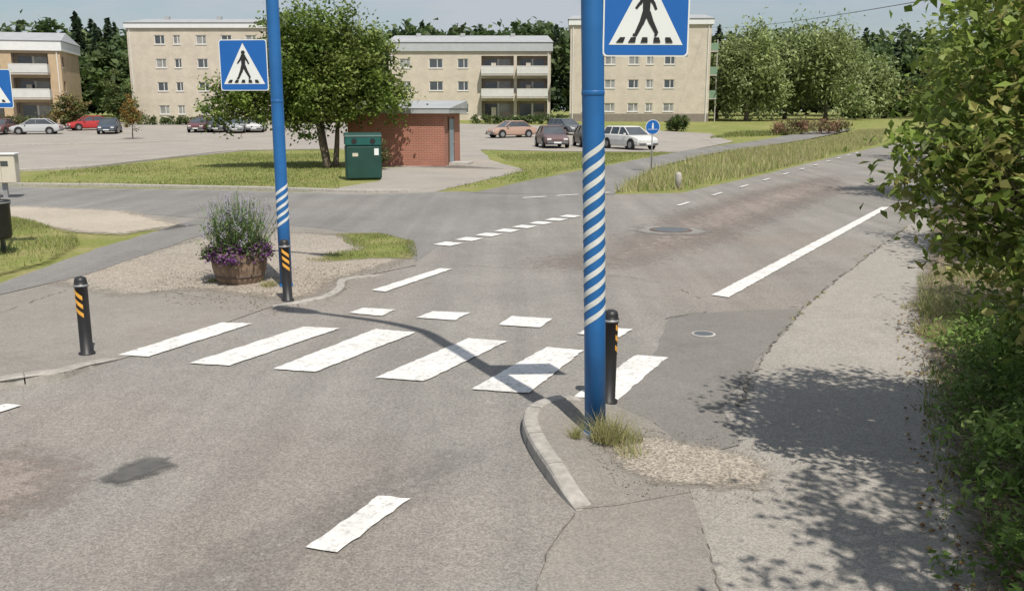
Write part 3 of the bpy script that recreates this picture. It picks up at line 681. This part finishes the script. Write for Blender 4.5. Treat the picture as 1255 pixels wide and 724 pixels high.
for s_ in range(3):
    for k in range(5):
        u0=1+k*5.2; ops.append((u0,u0+3.9,.3+s_*2.8,2.55+s_*2.8,'log')); 
        if s_>0: bal.append((u0-.1,u0+4.0,.25+s_*2.8,M['rail'] if (k+s_)%4 else M['orangerail']))
cxA=at(80,A_); rzA=math.radians(14); Wa=27
building('apartment_building',(cxA-Wa*math.cos(rzA),A_-Wa*math.sin(rzA),th(A_)-.1),rzA,Wa,10,8.4,ops,[(.8,1.6,1+2.8*i,2.2+2.8*i,'brown') for i in range(3)],M['yelbrick'],1.9,bal)
# shed
a=Asm('brick_shed'); W=4.5;D=3.6;H=2.35
facade(a,(0,0,0),(1,0,0),(0,-1,0),W,H,[],M['redbrick'])
bxf=facade(a,(W,0,0),(0,1,0),(1,0,0),D,H,[],M['redbrick'])
bxf('door',M['door'],.9,1.9,.05,2.1,.004,.05); bxf('door_frame',M['brownframe'],.8,.895,.0,2.2,.004,.06); bxf('door_frame',M['brownframe'],1.905,2.0,.0,2.2,.004,.06)
bxf('door_handle',M['grey'],1.72,1.84,1.0,1.04,.052,.09)
facade(a,(W,D,0),(-1,0,0),(0,1,0),W,H,[],M['redbrick']); facade(a,(0,D,0),(0,-1,0),(-1,0,0),D,H,[],M['redbrick'])
e=.3
v=[(-e,-e,H),(W+e,-e,H),(W+e,D+e,H),(-e,D+e,H),(-e,-e,H+.22),(W+e,-e,H+.22),(W+e,D+e,H+.22),(-e,D+e,H+.22)]
a.add('fascia',M['roof'],v,[(3,2,1,0),(0,1,5,4),(1,2,6,5),(2,3,7,6),(3,0,4,7)])
a.add('roof',M['roof'],[(-e-.03,-e-.03,H+.225),(W+e+.03,-e-.03,H+.225),(W+e+.03,D+e,H+.6),(-e-.03,D+e,H+.6),(-e-.03,D+e,H+.225),(W+e+.03,D+e,H+.225)],[(0,1,2,3),(2,5,4,3),(1,5,2),(0,3,4)])
a.box('concrete_step',M['concrete'],(W+.5,1.4,.05),(.9,1.4,.16))
bx,by=G(545,204); rzs=math.radians(-8)
a.finish((bx-W*math.cos(rzs),by-W*math.sin(rzs),0),rzs)
# ------------------------------------------------------------------ cars
CM={}
def car(loc,head,rgb,est=False):
    k=tuple(rgb)
    if k not in CM: CM[k]=mat('car_paint',rgb,.3,.03,1,spec=.6)
    m=CM[k]; a=Asm('parked_car')
    sec=[(-2.18,.70,.42,.72),(-2.12,.80,.30,.86),(-1.75,.84,.24,.93 if not est else .95),(-1.0,.86,.2,.95),(0,.87,.2,.94),(.95,.86,.2,.92),(1.5,.84,.22,.85),(1.98,.79,.26,.74),(2.13,.68,.36,.60)]
    v=[];f=[];n=10
    for x,w,z0,z1 in sec:
        zm=z0+(z1-z0)*.55
        for y,z in((-w*.92,z0),(-w,z0+.12),(-w,zm),(-w*.95,z1-.06),(-w*.86,z1),(w*.86,z1),(w*.95,z1-.06),(w,zm),(w,z0+.12),(w*.92,z0)): v.append((x,y,z))
    for k2 in range(len(sec)-1):
        for i in range(n): f.append((k2*n+i,(k2+1)*n+i,(k2+1)*n+(i+1)%n,k2*n+(i+1)%n))
    f+=[tuple(range(n)),tuple(range(len(sec)*n-1,(len(sec)-1)*n-1,-1))]; a.add('body',m,v,f,False)
    xb0,xb1=(-2.0,1.05) if est else (-1.65,1.05); xt0,xt1=(-1.75,.30) if est else (-1.0,.30); zb,zt=.93,1.40
    def ring(x0,x1,w,z): return [(x0,-w,z),(x1,-w,z),(x1,w,z),(x0,w,z)]
    v=ring(xb0,xb1,.76,zb-.02)+ring(xt0,xt1,.60,zt); fs=[(0,1,5,4),(1,2,6,5),(2,3,7,6),(3,0,4,7),(4,5,6,7)]; a.add('windows',M['glass'],v,fs)
    v=ring(xt0-.04,xt1+.05,.63,zt-.01)+ring(xt0+.08,xt1-.08,.55,zt+.05); a.add('roof',m,v,fs+[(3,2,1,0)])
    for sg in(-1,1):
        for xa,xb in((xb0,xt0),(xb1,xt1),(-.15,-.15) ,(-1.1,-1.05) if est else (-.15,-.15)):
            a.tube('pillars',m,[(xa,sg*.775,zb-.01),(xb,sg*.615,zt)],.035,4,False)
        for x in(-1.32,1.32):
            a.lathe('wheel_arches',M['tyre'],(x,sg*.80-(.0 if sg>0 else .075),.34),[(.38,0),(.38,.075)],18,axis='y')
            a.lathe('tyres',M['tyre'],(x,sg*.80-.1,.31),[(.31,0),(.31,.2)],18,axis='y'); 
            a.lathe('hubs',M['hub'],(x,sg*.905-.005,.31),[(.19,0),(.19,.01)],12,axis='y')
        a.box('tail_lamps',M['lightred'],(-2.16,sg*.62,.72),(.06,.22,.14)); a.box('head_lamps',M['lightw'],(2.10,sg*.55,.60),(.08,.28,.11))
        a.box('mirrors',m,(.75,sg*.92,.98),(.12,.16,.1),bev=.02)
    a.box('bumper_front',M['lampgrey'],(2.14,0,.36),(.12,1.4,.14),bev=.03); a.box('bumper_rear',M['lampgrey'],(-2.19,0,.40),(.12,1.4,.14),bev=.03); a.box('plate',M['signwhite'],(2.205,0,.38),(.01,.5,.1))
    a.finish((loc[0],loc[1],th(loc[1])+.03),head)
cat=G
car(cat(771,183),math.radians(-62),(.62,.62,.6),True)
car(cat(676,181),math.radians(-82),(.14,.09,.09))
car(cat(722,180),math.radians(-84),(.06,.065,.07))
car(cat(693,165),math.radians(-60),(.12,.13,.14),True)
car(cat(626,169),math.radians(-150),(.40,.27,.21))
car(cat(111,160),math.radians(-140),(.40,.035,.035))
car(cat(135,164),math.radians(-75),(.05,.065,.09))
car(cat(45,165),math.radians(-165),(.42,.43,.44))
car(cat(2,165),math.radians(-80),(.14,.06,.055))
car(cat(246,162),math.radians(-84),(.12,.05,.055),True)
car(cat(268,162),math.radians(-80),(.04,.04,.045))
car(cat(291,163),math.radians(-80),(.30,.31,.32))
car(cat(314,162),math.radians(-80),(.5,.5,.5))
# ------------------------------------------------------------------ trees
bx,by=G(408,206)
tree('deciduous_tree',(bx,by),.13,2.0,[(-.5,0,3.9,2.8,2.2,2.1),(1.2,0,4.1,2.1,1.9,2.0),(-3.0,.3,3.1,1.9,1.6,1.4),(-4.7,.2,2.5,1.15,1.0,1.0),(-.6,0,5.9,2.2,1.8,1.2),(2.5,0,3.1,1.1,1.1,1.4),(-1.4,-.2,2.2,2.0,1.4,.8),(-5.0,.2,3.5,.75,.7,.7),(-2.7,.2,4.6,1.5,1.3,1.1)],
     640,58,.48,.17,.12,[(.145,.215,.042),(.185,.25,.055),(.11,.165,.033),(.225,.28,.075)],stems=4)
bx,by=G(163,171); tree('rowan_tree',(bx,by),.06,1.0,[(0,0,1.6,.9,.9,.9),(-.1,0,2.7,.6,.6,1.0),(.2,0,2.0,.7,.7,.8)],60,40,.3,.15,.11,[(.30,.19,.06),(.20,.20,.06),(.24,.15,.04)])
tree('shrub',(at(82,96),96),.08,.8,[(0,0,1.5,2.0,1.5,1.6),(.9,0,2.3,1.2,1,1.3)],60,40,.5,.3,.22,[(.18,.18,.06),(.22,.16,.06),(.12,.14,.05)])
tree('shrub',(at(143,112),112),.1,1,[(0,0,3.5,1.8,1.8,2.8),(1,0,2,1.6,1.6,1.8)],80,40,.5,.3,.22,[(.10,.15,.05),(.14,.18,.06)])
tree('shrub',(at(831,92),92),.08,.5,[(0,0,.8,1.1,1,.75)],50,60,.3,.18,.13,[(.07,.11,.03),(.10,.14,.04)])
tree('shrub',(at(475,41),38.5),.04,.4,[(0,0,.75,.55,.5,.7)],30,40,.2,.1,.07,[(.10,.14,.05),(.2,.17,.08)])
def hedge(name,x0,x1,y,h,pal):
    ells=[(x,0,h*.45,.9,.7,h*.55) for x in np.arange(0,x1-x0,1.1)]
    C,K=clumps(ells,len(ells)*10,40,.35,pal); V_,F_,K_=leafgeo(C,.22,.16,K); o=meshobj(name,V_+np.array([x0,y,th(y)]),F_,M['leaf'],K_)
hedge('hedge',at(585,108),at(690,108),108,1.0,[(.10,.15,.05),(.13,.17,.06)])
hedge('hedge',at(170,104),at(300,104),105,1.0,[(.10,.14,.05),(.13,.16,.06)])
hedge('hedge',at(0,98),at(60,98),100,1.3,[(.11,.13,.05),(.17,.16,.08)])
for u,Y,w,h in ((915,116,5.0,11.4),(1012,122,6.6,12.4),(962,128,5.2,12.0),(878,126,3.6,8.8),(1062,130,4.2,8.2)):
    el=[(0,0,h*.62,w*.75,w*.7,h*.33)]
    for k in range(8):
        an=k*.8+random.random(); rr_=w*random.uniform(.45,.78); el.append((rr_*math.cos(an),rr_*math.sin(an)*.7,h*random.uniform(.26,.66),w*random.uniform(.32,.48),w*.4,h*random.uniform(.2,.32)))
    el.append((random.uniform(-1,1),0,h*.86,w*.35,w*.35,h*.13))
    tree('willow_tree',(at(u,Y),Y),.3,3,el,240,46,1.2,.62,.26,[(.30,.36,.15),(.26,.32,.12),(.35,.40,.19),(.20,.26,.10)],hang=1.4,flat=1.5,shell=.5)
C=[];K=[]
def conifer(x,y,h,r,z):
    n=int(300*h/14); t=RNG.random(n)**.7; rr_=r*t*RNG.uniform(.5,1.1,n); an=RNG.uniform(0,6.283,n)
    C.append(np.stack([x+rr_*np.cos(an),y+rr_*np.sin(an),z+h*(1-t*.93)],1)); K.append(np.array([.045,.070,.038])*RNG.uniform(.6,1.6,(n,1))*RNG.uniform(.8,1.25))
def broad(x,y,h,r,z,pal):
    c,k=clumps([(x,y,z+h*.56,r,r,h*.46)],34,16,r*.32,pal,shell=.4); C.append(c);K.append(k)
def ranked(u0,u1,Y,h0,h1,nt_,cf):
    for i in range(nt_):
        u=u0+(u1-u0)*(i+random.random())/nt_; y=Y+random.uniform(-12,12); x=at(u,y); h=random.uniform(h0,h1)
        if random.random()<cf: conifer(x,y,h,h*.2,th(y))
        else: broad(x,y,h*.95,h*.27,th(y),[(.07,.11,.04),(.09,.135,.045),(.115,.155,.06)])
ranked(-60,170,190,16,20,50,.6); ranked(-60,180,160,9,13,34,.3)
ranked(260,500,195,15,18,46,.3)
ranked(470,730,190,16.5,18.8,74,.25); ranked(470,730,172,14,16,50,.15)
ranked(850,1300,225,17.5,20.5,120,.3); ranked(1040,1300,170,9,14,56,.2); ranked(850,1100,190,11,15,70,.1)
ranked(1040,1200,140,4,7,24,.0)
C=np.concatenate(C);K=np.concatenate(K);n=len(C)
V_,F_,K_=leafgeo(C,1.7*RNG.uniform(.5,1.2,n),1.05*RNG.uniform(.5,1.2,n),K,hang=.5); meshobj('forest',V_,F_,M['leaf'],K_)
bx,by=at(1000,85),85
C_,K_=clumps([(bx-2,by,1.0,2.5,1.5,.6),(bx+1.5,by+1,1.0,2.2,1.5,.6)],60,40,.5,[(.28,.17,.11),(.2,.14,.08),(.17,.17,.08)]); a1,a2,a3=leafgeo(C_,.3,.12,K_); meshobj('brushwood_heap',a1,a2,M['leaf'],a3)
# ------------------------------------------------------------------ right hand side foliage
palN=[(.17,.24,.045),(.22,.29,.065),(.12,.18,.035),(.27,.33,.09),(.32,.31,.10)]
def roadside(name,base,ells,nc,nl,cr,L,W,pal,stems,tr=.05,**kw):
    loc=[(e[0]-base[0],e[1]-base[1],*e[2:]) for e in ells]; return tree(name,base,tr,1.2,loc,nc,nl,cr,L,W,pal,stems=stems,**kw)
roadside('roadside_tree',(4.5,6.1),[(3.58,5.65,2.42,1.10,1.05,.70),(2.68,5.5,2.22,.34,.5,.35,.13),(3.75,5.6,3.05,1.15,1.1,.6),(4.3,6.0,1.4,1.0,1.2,.85),(3.1,5.5,1.85,.45,.6,.38,.17)],620,34,.18,.088,.046,palN,5,hang=1.1,shell=.4,tr=.04,flat=1.1)
roadside('roadside_tree',(5.2,3.4),[(4.0,3.2,3.75,1.4,1.5,.6),(4.9,2.6,3.4,1.4,1.6,.9),(3.4,2.5,3.9,1.0,1.2,.45)],300,44,.22,.085,.055,palN,4,shell=.6)
roadside('roadside_tree',(7.1,9.4),[(6.6,9.0,2.2,1.25,1.5,1.0),(7.2,9.4,3.0,1.3,1.6,.9),(6.9,9.6,1.2,1.3,1.8,1.1)],420,46,.24,.085,.052,palN,5,hang=.6,shell=.4)
roadside('roadside_shrub',(5.2,6.9),[(5.3,7.2,1.15,1.0,1.5,.95),(5.4,5.4,1.3,1.2,1.5,1.2),(4.4,5.0,.9,.8,1.2,.7)],430,44,.2,.08,.048,palN,4)
roadside('undergrowth',(4.0,5.6),[(3.1,4.2,.18,.82,1.0,.48),(3.6,5.4,.22,.75,1.0,.52),(4.2,6.7,.26,.8,1.0,.55),(4.8,8.1,.28,.75,1.1,.5),(2.85,3.2,.18,.8,.9,.45)],720,48,.15,.07,.026,[(.15,.25,.05),(.19,.30,.07),(.11,.18,.04),(.24,.32,.10)],3,tr=.012,shell=.6)
roadside('roadside_tree',(9.9,14.2),[(9.3,13.8,2.3,1.7,2.2,1.8),(9.8,14.5,3.8,1.5,2.0,1.3)],360,44,.35,.12,.08,palN,4)
roadside('roadside_tree',(14.0,25),[(13.6,25,3.2,2.4,3.2,2.4),(13.8,25,5.3,2.0,2.6,1.5),(12.4,19.5,2.6,1.9,2.5,2.2)],440,42,.5,.17,.11,palN,4)
roadside('roadside_tree',(21,38),[(20.8,37,3.2,2.6,3.5,2.8),(22.5,45,3.5,2.8,3.8,3.0),(23,40,6,2.4,3.5,1.8)],320,40,.6,.22,.14,palN,4)
roadside('roadside_tree',(31,58),[(30.5,56,3.2,3.2,4.5,3.2),(35,66,3.6,3.5,4.5,3.6)],260,40,.8,.3,.2,palN,3)
# weeds & grass
gp=[(.20,.26,.07),(.27,.285,.10),(.34,.31,.16),(.16,.22,.05)]; dry=[(.50,.44,.25),(.40,.37,.18),(.29,.33,.11),(.56,.49,.31),(.22,.29,.08)]
blades('grass',gA,8000,.10,.007,gp,z0=.02); blades('grass',gB,3000,.05,.006,gp,z0=.02)
lawnA=GL([(25,226),(270,231),(415,234),(420,206),(405,184),(300,187),(180,200),(60,211)])
blades('grass',lawnA,16000,.08,.016,gp)
blades('grass',GL([(535,234),(640,222),(700,208),(840,186),(700,188),(600,186),(640,208)]),10000,.08,.016,gp)
tallB=GL([(752,237),(805,207),(868,192),(1000,173),(1055,161),(1085,160),(1080,176),(1030,189),(930,213),(835,234)])
blades('tall_grass',tallB,32000,.36,.014,dry,lean=.35)
blades('tall_grass',GL([(870,170),(960,166),(1000,160),(900,163)]),5000,.3,.03,gp)
def tuft(name,cx,cy,r,n,h,z,pal,w=.004):
    poly=[(cx+r*math.cos(t)*random.uniform(.6,1.3),cy+r*math.sin(t)*random.uniform(.6,1.3)) for t in np.linspace(0,6.1,12)]
    blades(name,poly,n,h,w,pal,lean=.55,z0=z,patchy=False)
wp=[(.28,.30,.11),(.42,.37,.2),(.35,.34,.15)]
x,y=G(742,546); tuft('weeds',x,y,.13,420,.22,.05,wp,.003); tuft('weeds',x+.13,y+.0,.15,300,.14,.03,dry,.003)
x,y=G(706,548); tuft('weeds',x,y,.05,110,.11,.08,wp,.003)
x,y=G(775,560); tuft('weeds',x,y,.12,160,.09,.02,dry,.003)
x,y=G(1165,385); tuft('weeds',x,y,.5,1500,.18,.0,dry,.005); x,y=G(1180,420); tuft('weeds',x,y,.5,1500,.20,.0,wp,.005)
x,y=G(1205,340); tuft('weeds',x,y,.6,1200,.2,.0,dry,.006); x,y=G(1135,380); tuft('weeds',x,y,.3,400,.10,.0,dry,.004)
x,y=G(330,352); tuft('weeds',x,y,.12,160,.10,.02,wp,.004); x,y=G(262,346); tuft('weeds',x,y,.1,120,.06,.02,wp,.004)
x,y=G(395,320); tuft('weeds',x,y,.25,200,.06,.02,wp,.004)
s=smooth_path(GL([(1110,280),(1050,325),(990,375),(960,400)]),.35)
for i,q in enumerate(s):
    if random.random()<.4: tuft('weeds',q.x+random.gauss(0,.03),q.y,.04,22,.045,.015,dry,.004)
edge=[(2.1,3.6),(2.6,5.0),(3.3,6.8),(4.0,8.4),(4.9,10.5),(6.2,13.5),(8.6,13),(6.5,7),(4.5,3.5)]
blades('grass',edge,15000,.12,.006,wp+[(.16,.24,.06)],z0=.0)
# utility pole + wire
a=Asm('utility_pole'); a.tube('pole',M['bark'],[(0,0,-.3),(0,0,5.8)],[.13,.1],10); a.box('crossarm',M['bark'],(0,0,5.5),(1.0,.1,.1)); a.finish((12.9,24.5,0))
A0=Vector((at(862,113),113.5,12.4)); B0=Vector((12.5,24.5,5.6)); pts=[]
for i in range(25): t=i/24; q=A0.lerp(B0,t); q.z-=1.6*t*(1-t); pts.append(q)
a=Asm('overhead_wire'); a.tube('cable',M['black'],pts,.014,5); a.finish()
# ------------------------------------------------------------------ light
SUN=Vector((.41*math.cos(math.radians(58)),-.91*math.cos(math.radians(58)),math.sin(math.radians(58)))).normalized()
L_=bpy.data.lights.new('sun','SUN'); L_.energy=5.0; L_.angle=math.radians(.55); L_.color=(1,.94,.845)
lo=bpy.data.objects.new('sun',L_); S.collection.objects.link(lo); lo.rotation_euler=SUN.to_track_quat('Z','Y').to_euler(); lo.location=(20,-20,40)
w=bpy.data.worlds.new('World'); S.world=w; w.use_nodes=True; n=w.node_tree; bg=n.nodes['Background']
sk=n.nodes.new('ShaderNodeTexSky'); sk.sky_type='NISHITA'; sk.sun_disc=False; sk.sun_elevation=math.radians(58); sk.sun_rotation=math.atan2(SUN.x,SUN.y)
sk.air_density=1.1; sk.dust_density=1.2; sk.ozone_density=2.0
tc=n.nodes.new('ShaderNodeTexCoord'); mp=n.nodes.new('ShaderNodeMapping'); mp.inputs['Scale'].default_value=(1.5,1.5,7); n.links.new(tc.outputs['Generated'],mp.inputs[0])
cl=ramp(n,noise(n,mp.outputs[0],2.2,6,.6),.38,.62,(.2,.2,.2),(1,1,1))
mx=mixc(n,cl,sk.outputs[0],(5.4,5.8,6.3))
n.links.new(mx,bg.inputs[0]); bg.inputs[1].default_value=.095
# ------------------------------------------------------------------ camera
c=bpy.data.cameras.new('camera'); co=bpy.data.objects.new('camera',c); S.collection.objects.link(co); S.camera=co
c.sensor_width=36; c.lens=36*F/1255; c.clip_end=5000; c.clip_start=.05
co.location=(0,0,CH); co.rotation_euler=(math.pi/2-P,0,0)
S.view_settings.view_transform='Standard'; S.view_settings.look='None'; S.view_settings.exposure=0
